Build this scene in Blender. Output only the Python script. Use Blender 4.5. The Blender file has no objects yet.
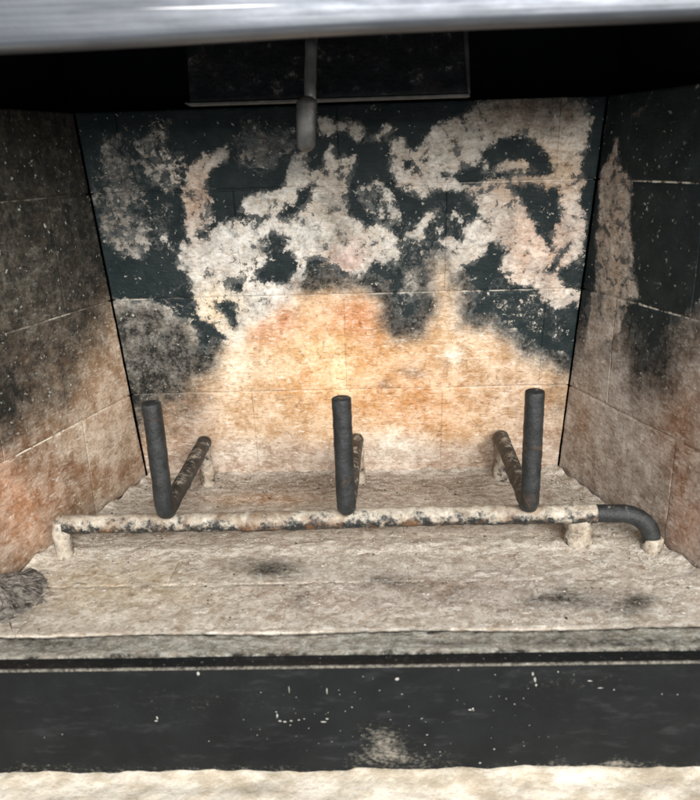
import bpy, math, random
import numpy as np
from mathutils import Matrix, Vector, noise as mnoise

random.seed(7)
scene = bpy.context.scene

# ------------------------------------------------------------------ camera
CP = np.array([0.0226, -0.8053, 0.3630])          # metres; firebox floor is z = 0, back wall foot is y = 0
PITCH, YAW, ROLL, FPX = 0.3229, 0.0263, -0.0305, 734.79
cF = np.array([-math.sin(YAW)*math.cos(PITCH), math.cos(YAW)*math.cos(PITCH), -math.sin(PITCH)])
r0 = np.array([math.cos(YAW), math.sin(YAW), 0.0]); u0 = np.cross(r0, cF)
cR = r0*math.cos(ROLL) + u0*math.sin(ROLL)
cU = u0*math.cos(ROLL) - r0*math.sin(ROLL)
cam_d = bpy.data.cameras.new('camera'); cam = bpy.data.objects.new('camera', cam_d)
scene.collection.objects.link(cam)
cam_d.sensor_fit = 'HORIZONTAL'; cam_d.sensor_width = 36.0
cam_d.lens = 36.0*FPX/700.0
cam_d.clip_start = 0.02; cam_d.clip_end = 50
cam_d.dof.use_dof = True; cam_d.dof.focus_distance = 0.82; cam_d.dof.aperture_fstop = 9.0   # a phone lens: the near lintel goes soft
M = Matrix.Identity(4)
for i in range(3):
    M[i][0], M[i][1], M[i][2], M[i][3] = cR[i], cU[i], -cF[i], CP[i]
cam.matrix_world = M
scene.camera = cam

# ------------------------------------------------------------------ light: soft room daylight from the front
world = bpy.data.worlds.new('World'); scene.world = world; world.use_nodes = True
bg = world.node_tree.nodes['Background']
bg.inputs[0].default_value = (0.86, 0.93, 1.0, 1); bg.inputs[1].default_value = 0.38
def area(name, loc, target, sx, sy, power, col):
    d = bpy.data.lights.new(name, 'AREA'); d.shape = 'RECTANGLE'; d.size = sx; d.size_y = sy
    d.energy = power; d.color = col
    o = bpy.data.objects.new(name, d); scene.collection.objects.link(o)
    o.location = loc
    o.rotation_euler = (Vector(target)-Vector(loc)).to_track_quat('-Z', 'Y').to_euler()
    return o
area('room_window_light', (0.55, -2.55, 1.22), (0, -0.1, 0.12), 1.7, 1.3, 160, (1.0, 0.975, 0.94))
scene.view_settings.view_transform = 'Standard'
scene.view_settings.look = 'None'
scene.view_settings.exposure = 0.0
scene.view_settings.gamma = 1.0
scene.render.engine = 'CYCLES'

# ------------------------------------------------------------------ geometry of the place
HW, LEAN, TH = 0.245, 0.1031, 0.2935
TL, TT = math.tan(LEAN), math.tan(TH)
HTOP = 0.4095; Z1, DZ = 0.109, 0.1115
FRONT = -0.306

def ray(u, v):
    return cF + (u-350)/FPX*cR - (v-400)/FPX*cU
def on_z(u, v, z):
    d = ray(u, v); return CP + d*(z-CP[2])/d[2]
def on_y(u, v, y):
    d = ray(u, v); return CP + d*(y-CP[1])/d[1]
def on_plane(u, v, p, n):
    d = ray(u, v); n = np.array(n); return CP + d*np.dot(np.array(p)-CP, n)/np.dot(d, n)
def back_y(z): return -TL*z
def side_x(y): return HW - y*TT

# wall frames: a point of a wall is given by two wall coordinates in metres
class Wall:
    def __init__(s, p0, e1, e2):
        s.p0, s.e1, s.e2 = np.array(p0, float), np.array(e1, float), np.array(e2, float)
        s.n = np.cross(s.e1, s.e2)
    def px(s, u, v):                     # photograph direction -> wall coordinates
        q = on_plane(u, v, s.p0, s.n) - s.p0
        return np.dot(q, s.e1), np.dot(q, s.e2)
    def to3(s, a, b, d=0.0):
        a = np.asarray(a); b = np.asarray(b)
        return s.p0 + a[..., None]*s.e1 + b[..., None]*s.e2 + np.asarray(d)[..., None]*s.n
ct, st = math.cos(TH), math.sin(TH); cl, sl = math.cos(LEAN), math.sin(LEAN)
BACK  = Wall((0, 0, 0), (1, 0, 0), (0, -sl, cl))              # normal (0,-cl,-sl): towards the room
LEFT  = Wall((-HW, 0, 0), (st, ct, 0), (0, 0, 1))             # a runs from -0.33 (front) to 0 (back); normal +x
RIGHT = Wall((HW, 0, 0), (st, -ct, 0), (0, 0, 1))             # a runs from 0 (back) to 0.33 (front); normal -x
FLOOR = Wall((0, 0, 0), (1, 0, 0), (0, 1, 0))
SILLY = -0.349
SILL  = Wall((0, SILLY, 0), (1, 0, 0), (0, 0, 1))

def sd_poly(P, A, B):
    """signed distance (negative inside) of points to polygon P [(a,b)..]"""
    P = np.array(P); n = len(P)
    d = np.full(A.shape, 1e9); ins = np.zeros(A.shape, bool)
    for i in range(n):
        x0, y0 = P[i]; x1, y1 = P[(i+1) % n]
        ex, ey = x1-x0, y1-y0; L = ex*ex+ey*ey+1e-12
        t = np.clip(((A-x0)*ex+(B-y0)*ey)/L, 0, 1)
        d = np.minimum(d, (A-x0-t*ex)**2 + (B-y0-t*ey)**2)
        c = ((y0 <= B) & (y1 > B)) | ((y1 <= B) & (y0 > B))
        with np.errstate(divide='ignore', invalid='ignore'):
            xi = x0 + (B-y0)/(y1-y0+1e-15)*ex
        ins ^= c & (A < xi)
    d = np.sqrt(d); return np.where(ins, -d, d)
def smooth(x): x = np.clip(x, 0, 1); return x*x*(3-2*x)
PXM = 0.00108                                                  # about one photo pixel at the back wall, metres
def warp(A, B, amp, sc, seed):
    wa = np.empty_like(A); wb = np.empty_like(B)
    fa, fb = A.ravel(), B.ravel(); oa, ob = wa.ravel(), wb.ravel()
    for i in range(fa.size):
        v = mnoise.turbulence_vector((fa[i]*sc+seed, fb[i]*sc-seed, seed*1.7), 3, False)
        oa[i] = v[0]; ob[i] = v[1]
    return A+oa.reshape(A.shape)*amp, B+ob.reshape(B.shape)*amp
def poly_mask(wall, pts, A, B, feather, grow=0.0):
    P = [wall.px(u, v) for u, v in pts]
    return smooth(0.5 - (sd_poly(P, A, B)-grow*PXM)/(feather*PXM))
def ell_mask(wall, e, A, B):
    """soft ellipse e=(u,v,ru,rv) in photo terms, on the wall"""
    u, v, ru, rv = e
    c = np.array(wall.px(u, v)); x = np.array(wall.px(u+ru, v))-c; y = np.array(wall.px(u, v+rv))-c
    D = np.linalg.inv(np.array([x, y]).T)
    da, db = A-c[0], B-c[1]
    q = (D[0, 0]*da+D[0, 1]*db)**2 + (D[1, 0]*da+D[1, 1]*db)**2
    return np.exp(-q*1.1)
def lin(c):
    c = np.array(c, float)/255.0
    return np.where(c <= 0.04045, c/12.92, ((c+0.055)/1.055)**2.4)

# ------------------------------------------------------------------ what has stained each wall, with some light and shade painted in (own shapes, as seen)
BARE = [  # (coverage, feather px, outline)  where the soot coat has flaked off the back wall
 (.62, 8, [(103,135),(120,130),(130,165),(133,190),(135,212),(150,215),(154,240),(142,262),(120,262),(105,240),(98,215),(88,195),(100,185),(100,160)]),
 (.58, 6, [(138,145),(165,118),(172,125),(165,145),(183,150),(183,190),(150,190),(140,170)]),
 (.42, 10, [(140,200),(172,195),(176,240),(184,262),(150,250)]),
 (.90, 5, [(186,165),(205,150),(228,145),(230,160),(212,168),(207,185),(214,215),(205,232),(190,236),(183,205)]),
 (.60, 12, [(232,150),(244,126),(255,116),(270,128),(292,128),(302,146),(280,162),(255,172),(238,166)]),
 (.97, 6, [(236,214),(244,198),(262,191),(282,190),(290,162),(304,148),(306,165),(314,172),(330,150),(342,162),(355,156),(352,180),(346,195),(352,215),(366,224),(382,226),(396,240),(402,256),(390,264),(375,264),(362,276),(340,271),(325,262),(312,256),(302,270),(296,284),(300,300),(285,316),(262,332),(246,348),(234,348),(216,334),(200,318),(192,300),(195,285),(184,268),(174,262),(180,245),(198,238),(215,228)]),
 (.92, 5, [(318,120),(330,117),(335,126),(346,119),(362,121),(369,135),(362,144),(346,132),(322,140)]),
 (.85, 5, [(368,142),(385,127),(393,132),(380,143)]),
 (.62, 8, [(352,188),(375,180),(388,184),(396,202),(402,232),(384,228),(366,214)]),
 (.94, 6, [(388,142),(402,139),(412,152),(426,140),(440,124),(456,116),(470,112),(480,104),(490,93),(540,93),(582,103),(590,125),(585,145),(581,165),(583,180),(581,200),(584,225),(582,262),(582,310),(570,302),(556,308),(545,302),(530,287),(510,281),(498,270),(504,250),(490,236),(480,215),(474,200),(462,192),(440,193),(420,196),(396,187),(388,165)]),
 (.85, 5, [(403,240),(415,224),(432,208),(438,214),(427,228),(424,242),(412,244)]),
 (.88, 6, [(436,241),(448,234),(460,240),(465,225),(478,214),(492,232),(487,250),(472,263),(458,270),(448,254)]),
 (.40, 10, [(385,225),(410,215),(440,200),(470,205),(470,240),(440,300),(395,292),(375,262)]),
 (.33, 8, [(150,290),(196,262),(214,335),(200,345),(172,330)]),
 (.36, 8, [(498,268),(580,300),(560,345),(520,335),(480,300)]),
]
HOLES = [ # soot left standing inside the flaked areas
 (.95, 4, [(254,270),(266,268),(274,254),(294,253),(297,266),(286,280),(264,282)]),
 (.75, 5, [(262,240),(272,232),(290,236),(286,248),(268,256)]),
 (.85, 4, [(296,190),(310,186),(312,198),(299,202)]),
 (.85, 4, [(278,220),(290,206),(302,198),(298,210),(284,222)]),
 (.80, 4, [(282,166),(293,160),(294,170),(285,174)]),
 (.85, 3, [(216,306),(232,303),(236,318),(240,330),(233,330),(228,316)]),
 (.80, 3, [(233,284),(243,281),(244,289),(235,290)]),
 (.90, 4, [(480,156),(500,140),(512,138),(530,143),(546,156),(549,168),(538,172),(524,164),(506,160),(490,170)]),
 (.92, 4, [(510,190),(530,188),(545,191),(562,188),(562,205),(556,225),(549,250),(541,235),(535,216),(524,205)]),
 (.85, 4, [(458,176),(465,165),(480,162),(484,175),(470,181)]),
 (.80, 4, [(558,272),(575,262),(583,270),(580,287),(565,290)]),
 (.75, 3, [(545,270),(570,240),(573,243),(550,272)]),
 (.75, 3, [(440,177),(500,174),(548,172),(548,175),(500,178),(440,181)]),
 (.72, 4, [(402,162),(412,158),(414,168),(404,168)]),
 (.70, 4, [(424,160),(432,156),(432,166),(424,168)]),
 (.70, 3, [(238,212),(268,222),(262,226),(238,217)]),
]
CLEAN = [(140,410),(168,392),(205,366),(228,346),(250,328),(285,304),(300,284),(322,278),(355,286),(377,292),(388,312),(396,332),(420,331),(433,302),(436,262),(451,262),(460,292),(464,324),(490,327),(515,347),(540,362),(590,376),(590,500),(110,500)]

def back_paint(A, B):
    A0, B0 = A, B
    A, B = warp(A, B, 0.0055, 38, 3.1)
    bare = np.full(A.shape, 0.04)
    near = np.zeros(A.shape)
    for cov, f, p in BARE: bare = np.maximum(bare, min(cov, .86)*poly_mask(BACK, p, A, B, f+10, 1.5)); near = np.maximum(near, poly_mask(BACK, p, A, B, 60))
    for cov, f, p in HOLES: bare = bare*(1-.92*cov*poly_mask(BACK, p, A, B, f+9))
    bare = np.maximum(bare, .23*near)
    clean = poly_mask(BACK, CLEAN, A, B, 32, -3)
    lowleft = poly_mask(BACK, [(60,302),(150,302),(186,318),(204,352),(222,385),(170,440),(100,440)], A, B, 30)
    wide = poly_mask(BACK, CLEAN, A, B, 36, 9)
    flaked = bare.copy()
    bare = np.maximum(bare, wide*1.35)
    bare = np.maximum(bare, lowleft*1.3)
    for e, k in (((312,284,20,10),1.2),((420,285,30,22),.9),((262,148,40,22),.75),((118,190,34,70),.62),((535,105,60,18),1.1)):
        bare = np.maximum(bare, k*ell_mask(BACK, e, A, B))
    # colour of the refractory itself, with some glow and shade painted in
    col = np.zeros(A.shape+(3,)); col[:] = lin((218,214,206))
    def tint(c, m):
        nonlocal col
        col = col*(1-m[..., None]) + lin(c)*m[..., None]
    tint((150,146,140), .8*ell_mask(BACK, (120,200,40,70), A, B))
    tint((205,172,146), ell_mask(BACK, (200,200,18,45), A, B))
    tint((128,128,126), ell_mask(BACK, (265,145,40,24), A, B))
    tint((236,235,230), ell_mask(BACK, (245,255,55,50), A, B))
    tint((236,220,190), ell_mask(BACK, (215,312,28,26), A, B))
    tint((186,178,166), .9*ell_mask(BACK, (335,215,18,55), A, B))
    tint((206,176,164), ell_mask(BACK, (350,258,20,16), A, B))
    tint((222,214,204), ell_mask(BACK, (410,165,40,30), A, B))
    tint((220,190,170), ell_mask(BACK, (540,235,45,60), A, B))
    tint((210,182,150), ell_mask(BACK, (545,165,40,25), A, B))
    tint((160,134,112), .9*ell_mask(BACK, (535,110,60,26), A, B))  # brown tint with the shade at top right painted in
    tint((200,168,140), ell_mask(BACK, (535,190,45,10), A, B))
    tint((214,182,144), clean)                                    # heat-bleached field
    tint((224,168,104), .9*clean*ell_mask(BACK, (345,375,75,55), A, B))  # orange heat stain, sunlight on the centre painted into the colour
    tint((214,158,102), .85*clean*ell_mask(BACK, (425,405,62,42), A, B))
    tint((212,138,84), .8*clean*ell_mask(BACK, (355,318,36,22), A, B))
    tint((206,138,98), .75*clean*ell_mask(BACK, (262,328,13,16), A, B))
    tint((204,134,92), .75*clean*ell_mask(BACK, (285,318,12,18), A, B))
    tint((236,208,158), .8*clean*ell_mask(BACK, (340,372,14,30), A, B))  # pale glow spot painted into the wall colour
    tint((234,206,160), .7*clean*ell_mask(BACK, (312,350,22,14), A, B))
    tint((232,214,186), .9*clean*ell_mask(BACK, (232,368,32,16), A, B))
    tint((196,162,128), .9*clean*ell_mask(BACK, (510,385,50,40), A, B))
    tint((178,150,128), .9*clean*ell_mask(BACK, (540,430,40,40), A, B))
    tint((176,146,122), .9*clean*ell_mask(BACK, (180,430,50,50), A, B))
    tint((160,132,108), .7*clean*ell_mask(BACK, (188,412,14,26), A, B))
    tint((166,130,98), .7*clean*ell_mask(BACK, (288,440,16,12), A, B))
    tint((150,122,96), .8*clean*ell_mask(BACK, (412,372,16,5), A, B))
    tint((150,122,96), .7*clean*ell_mask(BACK, (384,386,10,6), A, B))
    tint((176,157,143), .85*smooth(1.7-B0/.034))  # ash dust low down
    tint((226,220,208), .8*ell_mask(BACK, (392,444,34,15), A, B))
    tint((236,228,212), .6*ell_mask(BACK, (453,357,13,9), A, B))
    tint((215,205,192), .7*ell_mask(BACK, (240,448,40,14), A, B))
    # thin smoke film, and the shade at top right painted in
    film = .86*lowleft*(1-.75*clean) + .35*ell_mask(BACK, (152,410,22,44), A, B) + .30*ell_mask(BACK, (190,400,20,40), A, B)
    film += .97*(1-clean)*smooth(wide*2.2)*(1-smooth(flaked*1.4))*(1-lowleft)
    film += .75*ell_mask(BACK, (270,150,45,25), A, B) + .58*ell_mask(BACK, (115,175,46,90), A, B)
    film += .62*ell_mask(BACK, (535,98,75,30), A, B) + .75*ell_mask(BACK, (310,284,24,11), A, B) + .3*ell_mask(BACK, (340,225,14,40), A, B)
    film += .5*ell_mask(BACK, (402,318,26,22), A, B) + .6*ell_mask(BACK, (415,275,34,30), A, B)
    film += .3*ell_mask(BACK, (205,350,16,18), A, B) + .3*ell_mask(BACK, (560,395,14,40), A, B)
    film += .4*ell_mask(BACK, (264,248,14,8), A, B)
    return col, np.clip(bare, 0, 1.3), np.clip(film, 0, .92)

def left_paint(A, B):
    A, B = warp(A, B, 0.010, 26, 8.3)
    col = np.zeros(A.shape+(3,)); col[:] = lin((150,126,102))
    def tint(c, m):
        nonlocal col
        col = col*(1-m[..., None]) + lin(c)*m[..., None]
    W = LEFT
    tint((112,106,92), .9*smooth((B-.16)/.10))
    tint((186,158,130), ell_mask(W, (118,400,34,90), A, B))
    tint((200,182,162), .9*ell_mask(W, (100,440,40,22), A, B))
    tint((196,140,100), ell_mask(W, (10,490,46,50), A, B))
    tint((206,160,126), .8*ell_mask(W, (25,525,24,30), A, B))
    tint((150,108,76), .8*ell_mask(W, (95,472,40,8), A, B))
    tint((128,98,70), .7*ell_mask(W, (30,450,22,30), A, B))
    low = poly_mask(W, [(-60,500),(-10,440),(40,420),(70,405),(92,360),(104,318),(122,300),(160,480),(160,640),(-60,640)], A, B, 60)
    film = .95 - .82*low
    film -= .26*ell_mask(W, (60,380,50,60), A, B) + .12*ell_mask(W, (20,280,50,60), A, B)
    film -= .22*ell_mask(W, (112,290,10,40), A, B)
    film += .35*ell_mask(W, (5,420,18,40), A, B)
    bare = np.full(A.shape, 1.2)
    return col, bare, np.clip(film, 0, .95)

def right_paint(A, B):
    A, B = warp(A, B, 0.009, 28, 5.7)
    W = RIGHT
    col = np.zeros(A.shape+(3,)); col[:] = lin((178,166,156))
    def tint(c, m):
        nonlocal col
        col = col*(1-m[..., None]) + lin(c)*m[..., None]
    tint((202,186,170), ell_mask(W, (612,240,18,90), A, B))
    tint((194,186,180), .9*ell_mask(W, (618,390,26,60), A, B))
    tint((158,112,78), .85*ell_mask(W, (680,420,30,50), A, B))
    tint((150,104,70), .8*ell_mask(W, (682,488,14,34), A, B))
    tint((190,146,122), .8*ell_mask(W, (690,530,24,30), A, B))
    tint((170,134,104), .6*ell_mask(W, (582,420,12,34), A, B))
    tint((214,208,198), .6*ell_mask(W, (634,458,10,14), A, B))
    LOWR = [(560,360),(596,335),(606,340),(622,350),(632,382),(650,396),(668,392),(690,360),(716,340),(760,400),(760,640),(540,560)]
    low = poly_mask(W, LOWR, A, B, 130)
    strip = poly_mask(W, [(606,150),(612,138),(618,140),(622,165),(632,175),(632,230),(637,260),(637,296),(626,306),(620,330),(606,336),(598,345),(584,350),(592,280),(600,215),(600,180)], A, B, 14)
    film = .94 - .86*poly_mask(W, LOWR, A, B, 60)
    film = np.where(strip > .35, np.minimum(film, .08), film)
    film += .30*ell_mask(W, (650,360,22,30), A, B)*low
    film -= .20*ell_mask(W, (690,330,30,40), A, B)
    film += .4*ell_mask(W, (597,285,5,26), A, B)
    bare = np.maximum(.03 + .74*strip, np.clip(low*3.2, 0, 1.3))
    bare = np.maximum(bare, .30*ell_mask(W, (690,310,50,70), A, B))
    bare = np.maximum(bare, .66*ell_mask(W, (638,112,9,6), A, B)); bare = np.maximum(bare, .6*ell_mask(W, (648,102,4,8), A, B))
    return col, bare, np.clip(film, 0, .95)

def floor_paint(A, B):
    A, B = warp(A, B, 0.012, 22, 2.2)
    W = FLOOR
    col = np.zeros(A.shape+(3,)); col[:] = lin((188,180,168))
    def tint(c, m):
        nonlocal col
        col = col*(1-m[..., None]) + lin(c)*m[..., None]
    tint((190,176,150), .8*ell_mask(W, (120,585,120,30), A, B))
    tint((172,156,144), .8*ell_mask(W, (330,600,90,18), A, B))
    tint((170,158,150), .8*ell_mask(W, (480,590,80,24), A, B))
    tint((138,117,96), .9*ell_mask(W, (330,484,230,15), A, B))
    tint((186,134,84), .6*ell_mask(W, (260,500,60,6), A, B))
    tint((150,120,92), .6*ell_mask(W, (440,585,30,8), A, B))
    tint((140,128,116), .6*ell_mask(W, (150,535,100,14), A, B))
    film = .85*ell_mask(W, (272,567,30,9), A, B) + .62*ell_mask(W, (632,602,20,10), A, B)
    film += .55*ell_mask(W, (560,598,30,9), A, B) + .5*ell_mask(W, (390,582,20,6), A, B)
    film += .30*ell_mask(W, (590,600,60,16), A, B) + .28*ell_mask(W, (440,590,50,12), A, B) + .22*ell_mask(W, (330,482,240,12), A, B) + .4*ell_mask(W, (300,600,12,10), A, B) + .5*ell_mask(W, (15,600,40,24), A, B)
    film += .45*ell_mask(W, (300,521,230,5), A, B) + .3*ell_mask(W, (480,515,90,4), A, B)  # shadow under the rail painted into the floor
    return col, np.full(A.shape, 1.2), np.clip(film, 0, .9)

# ------------------------------------------------------------------ materials
def new_mat(name):
    m = bpy.data.materials.new(name); m.use_nodes = True
    nt = m.node_tree; b = nt.nodes['Principled BSDF']
    return m, nt, b
class N:
    """tiny node helper"""
    def __init__(s, nt): s.nt = nt
    def node(s, t, **k):
        n = s.nt.nodes.new(t)
        for a, v in k.items(): setattr(n, a, v)
        return n
    def set(s, n, i, v):
        if hasattr(v, 'is_output') or isinstance(v, bpy.types.NodeSocket): s.nt.links.new(v, n.inputs[i])
        else: n.inputs[i].default_value = v
    def noise(s, vec, scale, detail=6, rough=.6, dist=0.0):
        n = s.node('ShaderNodeTexNoise'); s.set(n, 'Vector', vec); s.set(n, 'Scale', scale)
        s.set(n, 'Detail', detail); s.set(n, 'Roughness', rough); s.set(n, 'Distortion', dist); return n.outputs['Fac']
    def voro(s, vec, scale, feature='F1', out='Distance', rnd=1.0):
        n = s.node('ShaderNodeTexVoronoi', feature=feature); s.set(n, 'Vector', vec); s.set(n, 'Scale', scale); s.set(n, 'Randomness', rnd); return n.outputs[out]
    def ramp(s, x, a, b, lo=0.0, hi=1.0, smooth_=True):
        n = s.node('ShaderNodeMapRange'); n.interpolation_type = 'SMOOTHSTEP' if smooth_ else 'LINEAR'
        s.set(n, 0, x); s.set(n, 1, a); s.set(n, 2, b); s.set(n, 3, lo); s.set(n, 4, hi); return n.outputs[0]
    def math(s, op, a, b=0.0, clamp=False):
        n = s.node('ShaderNodeMath', operation=op); n.use_clamp = clamp; s.set(n, 0, a); s.set(n, 1, b); return n.outputs[0]
    def mix(s, f, a, b, mode='MIX'):
        n = s.node('ShaderNodeMix', data_type='RGBA', blend_type=mode)
        s.set(n, 0, f)
        for i, v in ((6, a), (7, b)):
            s.set(n, i, v if not isinstance(v, (tuple, list)) else tuple(v)[:3]+(1,))
        return n.outputs[2]
    def pos(s): return s.node('ShaderNodeNewGeometry').outputs['Position']
    def obj(s): return s.node('ShaderNodeTexCoord').outputs['Object']
    def scale(s, vec, v):
        n = s.node('ShaderNodeMapping'); s.set(n, 0, vec); s.set(n, 3, v); return n.outputs[0]
    def bump(s, h, strength, dist, prev=None):
        n = s.node('ShaderNodeBump'); s.set(n, 'Height', h); s.set(n, 'Strength', strength); s.set(n, 'Distance', dist)
        if prev is not None: s.set(n, 'Normal', prev)
        return n.outputs[0]

def refractory():
    m, nt, b = new_mat('sooted_refractory'); g = N(nt)
    at = g.node('ShaderNodeAttribute', attribute_name='stain'); base = at.outputs['Color']
    a2 = g.node('ShaderNodeAttribute', attribute_name='soot')
    sp = g.node('ShaderNodeSeparateColor'); nt.links.new(a2.outputs['Color'], sp.inputs[0])
    bare, film, pale = sp.outputs[0], sp.outputs[1], sp.outputs[2]
    P = g.pos()
    # mottled mineral colour
    n1 = g.noise(P, 48, 5, .68); n2 = g.noise(P, 230, 3, .7); n3 = g.noise(g.scale(P, (1, 1, 3.2)), 105, 4, .68, .9)
    n4 = g.noise(P, 92, 4, .72, 1.4)
    c = g.mix(g.ramp(n1, .36, .64), g.mix(1.0, base, (.76, .71, .66), 'MULTIPLY'), g.mix(.22, base, (.90, .84, .74)))
    c = g.mix(g.ramp(n2, .42, .70, 0, .50), c, g.mix(1.0, c, (.56, .53, .50), 'MULTIPLY'))
    c = g.mix(g.ramp(n3, .54, .70, 0, .55), c, (.80, .76, .69))
    c = g.mix(g.ramp(n3, .48, .32, 0, .72), c, g.mix(1.0, c, (.52, .41, .32), 'MULTIPLY'))
    c = g.mix(g.ramp(n4, .55, .70, 0, .70), c, g.mix(1.0, c, (.50, .44, .39), 'MULTIPLY'))
    # thin smoke film, patchy
    f2 = g.noise(P, 68, 6, .74)
    f3 = g.noise(P, 300, 3, .75)
    fn = g.math('ADD', g.math('MULTIPLY', f2, .65), g.math('MULTIPLY', f3, .35))
    fl = g.math('ADD', film, g.math('MULTIPLY', g.math('SUBTRACT', fn, .50), g.math('MULTIPLY', g.math('MULTIPLY', film, g.math('SUBTRACT', 1.14, film)), 7.0)), True)
    sootc = g.mix(g.ramp(n1, .35, .7), (.0068, .0130, .0145), (.0165, .0250, .0255))
    sootw = g.mix(g.ramp(n4, .35, .7), (.0095, .0100, .0088), (.024, .0225, .0185))
    c = g.mix(fl, c, sootw)
    # flaked soot coat: crisp ragged edges
    wn = g.node('ShaderNodeTexNoise'); g.set(wn, 'Vector', P); g.set(wn, 'Scale', 190.0); g.set(wn, 'Detail', 3.0); g.set(wn, 'Roughness', .7)
    ws = g.node('ShaderNodeVectorMath', operation='SCALE'); nt.links.new(wn.outputs['Color'], ws.inputs[0]); ws.inputs['Scale'].default_value = .010
    w = g.node('ShaderNodeVectorMath', operation='ADD'); nt.links.new(P, w.inputs[0]); nt.links.new(ws.outputs[0], w.inputs[1])
    e1 = g.noise(w.outputs[0], 88, 5, .76, .3)
    e2 = g.voro(w.outputs[0], 165)
    en = g.math('ADD', g.ramp(e1, .29, .71, 0, .86, False), g.math('MULTIPLY', e2, .34))
    lowf = g.math('MULTIPLY', g.math('SUBTRACT', n1, .47), g.ramp(bare, 1.2, .95, 0, 1.15))
    df = g.math('SUBTRACT', g.math('ADD', bare, g.math('MULTIPLY', lowf, g.ramp(bare, .08, .30))), en)
    flake = g.ramp(df, -.015, .05)
    gp = g.noise(P, 33, 4, .7, .6)
    c = g.mix(g.math('MULTIPLY', g.ramp(gp, .47, .62, 0, .55), g.ramp(bare, 1.2, 1.0)), c, g.mix(.55, c, (.10, .105, .105)))
    # soot thins out to a grey veil just inside some edges
    veil = g.math('MULTIPLY', g.ramp(df, .05, .42, 1, 0), g.ramp(n1, .40, .60))
    c = g.mix(g.math('MULTIPLY', veil, .72), c, g.mix(.35, sootc, c))
    cc = g.mix(flake, sootc, c)
    thin = g.ramp(g.math('SUBTRACT', g.math('ADD', bare, .20), g.math('ADD', g.ramp(n4, .28, .72, .10, .85, False), g.math('MULTIPLY', n2, .30))), -.10, .30)
    thin = g.math('MULTIPLY', thin, g.ramp(bare, .16, .45))
    cc = g.mix(flake, g.mix(g.math('MULTIPLY', g.math('MULTIPLY', thin, g.ramp(f2, .30, .65, .35, 1.0)), .24), sootc, g.mix(.6, base, (.38, .39, .38))), c)
    # pale chips knocked out of soot and stone alike
    def chips(scale, thr, r0, r1, ch_):
        v = g.node('ShaderNodeTexVoronoi'); g.set(v, 'Vector', w.outputs[0]); g.set(v, 'Scale', scale)
        sr = g.node('ShaderNodeSeparateColor'); nt.links.new(v.outputs['Color'], sr.inputs[0])
        return g.math('MULTIPLY', g.ramp(v.outputs['Distance'], thr, thr+.08, 1, 0), g.ramp(sr.outputs[ch_], r0, r1))
    clus = g.ramp(f2, .44, .58)
    ch = g.math('MULTIPLY', g.math('MAXIMUM', chips(125, .16, .945, .95, 0), g.math('MULTIPLY', chips(310, .28, .86, .92, 1), .85)), clus)
    cc = g.mix(g.math('MULTIPLY', ch, .70), cc, (.56, .57, .51))
    # mortar dust caught in the scored joints
    cc = g.mix(g.math('MULTIPLY', pale, g.ramp(f2, .40, .56)), cc, (.72, .66, .56))
    g.set(b, 'Base Color', cc)
    g.set(b, 'Roughness', g.math('ADD', g.math('MULTIPLY', flake, .28), .62)); g.set(b, 'Specular IOR Level', .22)
    h = g.math('ADD', g.math('MULTIPLY', g.math('SUBTRACT', 1.0, flake), .8), g.math('MULTIPLY', n2, .7))
    h = g.math('ADD', h, g.math('MULTIPLY', n3, .9))
    g.set(b, 'Normal', g.bump(h, .7, .0012))
    return m
MAT_REF = refractory()

def simple(name, col, rough, spec=.5, metal=0.0, var=.3, scale=60, bump=.3, bd=.0008, col2=None):
    m, nt, b = new_mat(name); g = N(nt); P = g.pos()
    n = g.noise(P, scale, 7, .65); n2 = g.noise(P, scale*5, 5, .7)
    c2 = col2 or tuple(x*(1-var) for x in col)
    c = g.mix(g.ramp(n, .35, .65), col, c2); c = g.mix(g.ramp(n2, .5, .75, 0, var), c, tuple(min(1, x*1.5) for x in col))
    g.set(b, 'Base Color', c); g.set(b, 'Roughness', rough); g.set(b, 'Metallic', metal); g.set(b, 'Specular IOR Level', spec)
    g.set(b, 'Normal', g.bump(g.math('ADD', n, g.math('MULTIPLY', n2, .5)), bump, bd)); return m
MAT_VOID = simple('sooted_sheet_metal', (.006, .007, .009), .8, .2)

def iron(name, ash, rust, dark=(.0105, .0118, .0122)):
    """forged bar: dark scale, rust bloom and settled ash"""
    m, nt, b = new_mat(name); g = N(nt); P = g.pos()
    nrm = g.node('ShaderNodeNewGeometry').outputs['Normal']
    sx = g.node('ShaderNodeSeparateXYZ'); nt.links.new(nrm, sx.inputs[0])
    n = g.noise(P, 70, 8, .7); n2 = g.noise(P, 260, 6, .7); n3 = g.noise(P, 38, 6, .65, .5)
    c = g.mix(g.ramp(n, .35, .7), dark, tuple(x*2.6 for x in dark))
    c = g.mix(g.ramp(n3, .62-.3*rust, .78-.25*rust, 0, min(1., .4+rust)), c, (.16, .075, .030))
    up = g.math('MULTIPLY', sx.outputs[2], .09)
    am = g.math('ADD', g.math('ADD', g.math('MULTIPLY', n, .6), g.math('MULTIPLY', n2, .4)), up)
    ac = g.mix(g.ramp(n3, .42, .62), g.mix(g.ramp(n2, .35, .65), (.60, .55, .46), (.38, .33, .26)), g.mix(g.ramp(n2, .35, .65), (.34, .26, .18), (.22, .17, .13)))
    c = g.mix(g.ramp(am, .70-.40*ash, .82-.36*ash), c, ac)
    g.set(b, 'Base Color', c); g.set(b, 'Roughness', g.ramp(am, .5, .8, .48, .95)); g.set(b, 'Specular IOR Level', .5)
    h = g.math('ADD', n, g.math('MULTIPLY', n2, .6)); g.set(b, 'Normal', g.bump(h, .8, .0017)); return m
MAT_BAR = iron('black_scaled_iron', .20, .10)
MAT_CROSS = iron('ash_flecked_iron', .34, .25)
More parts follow.
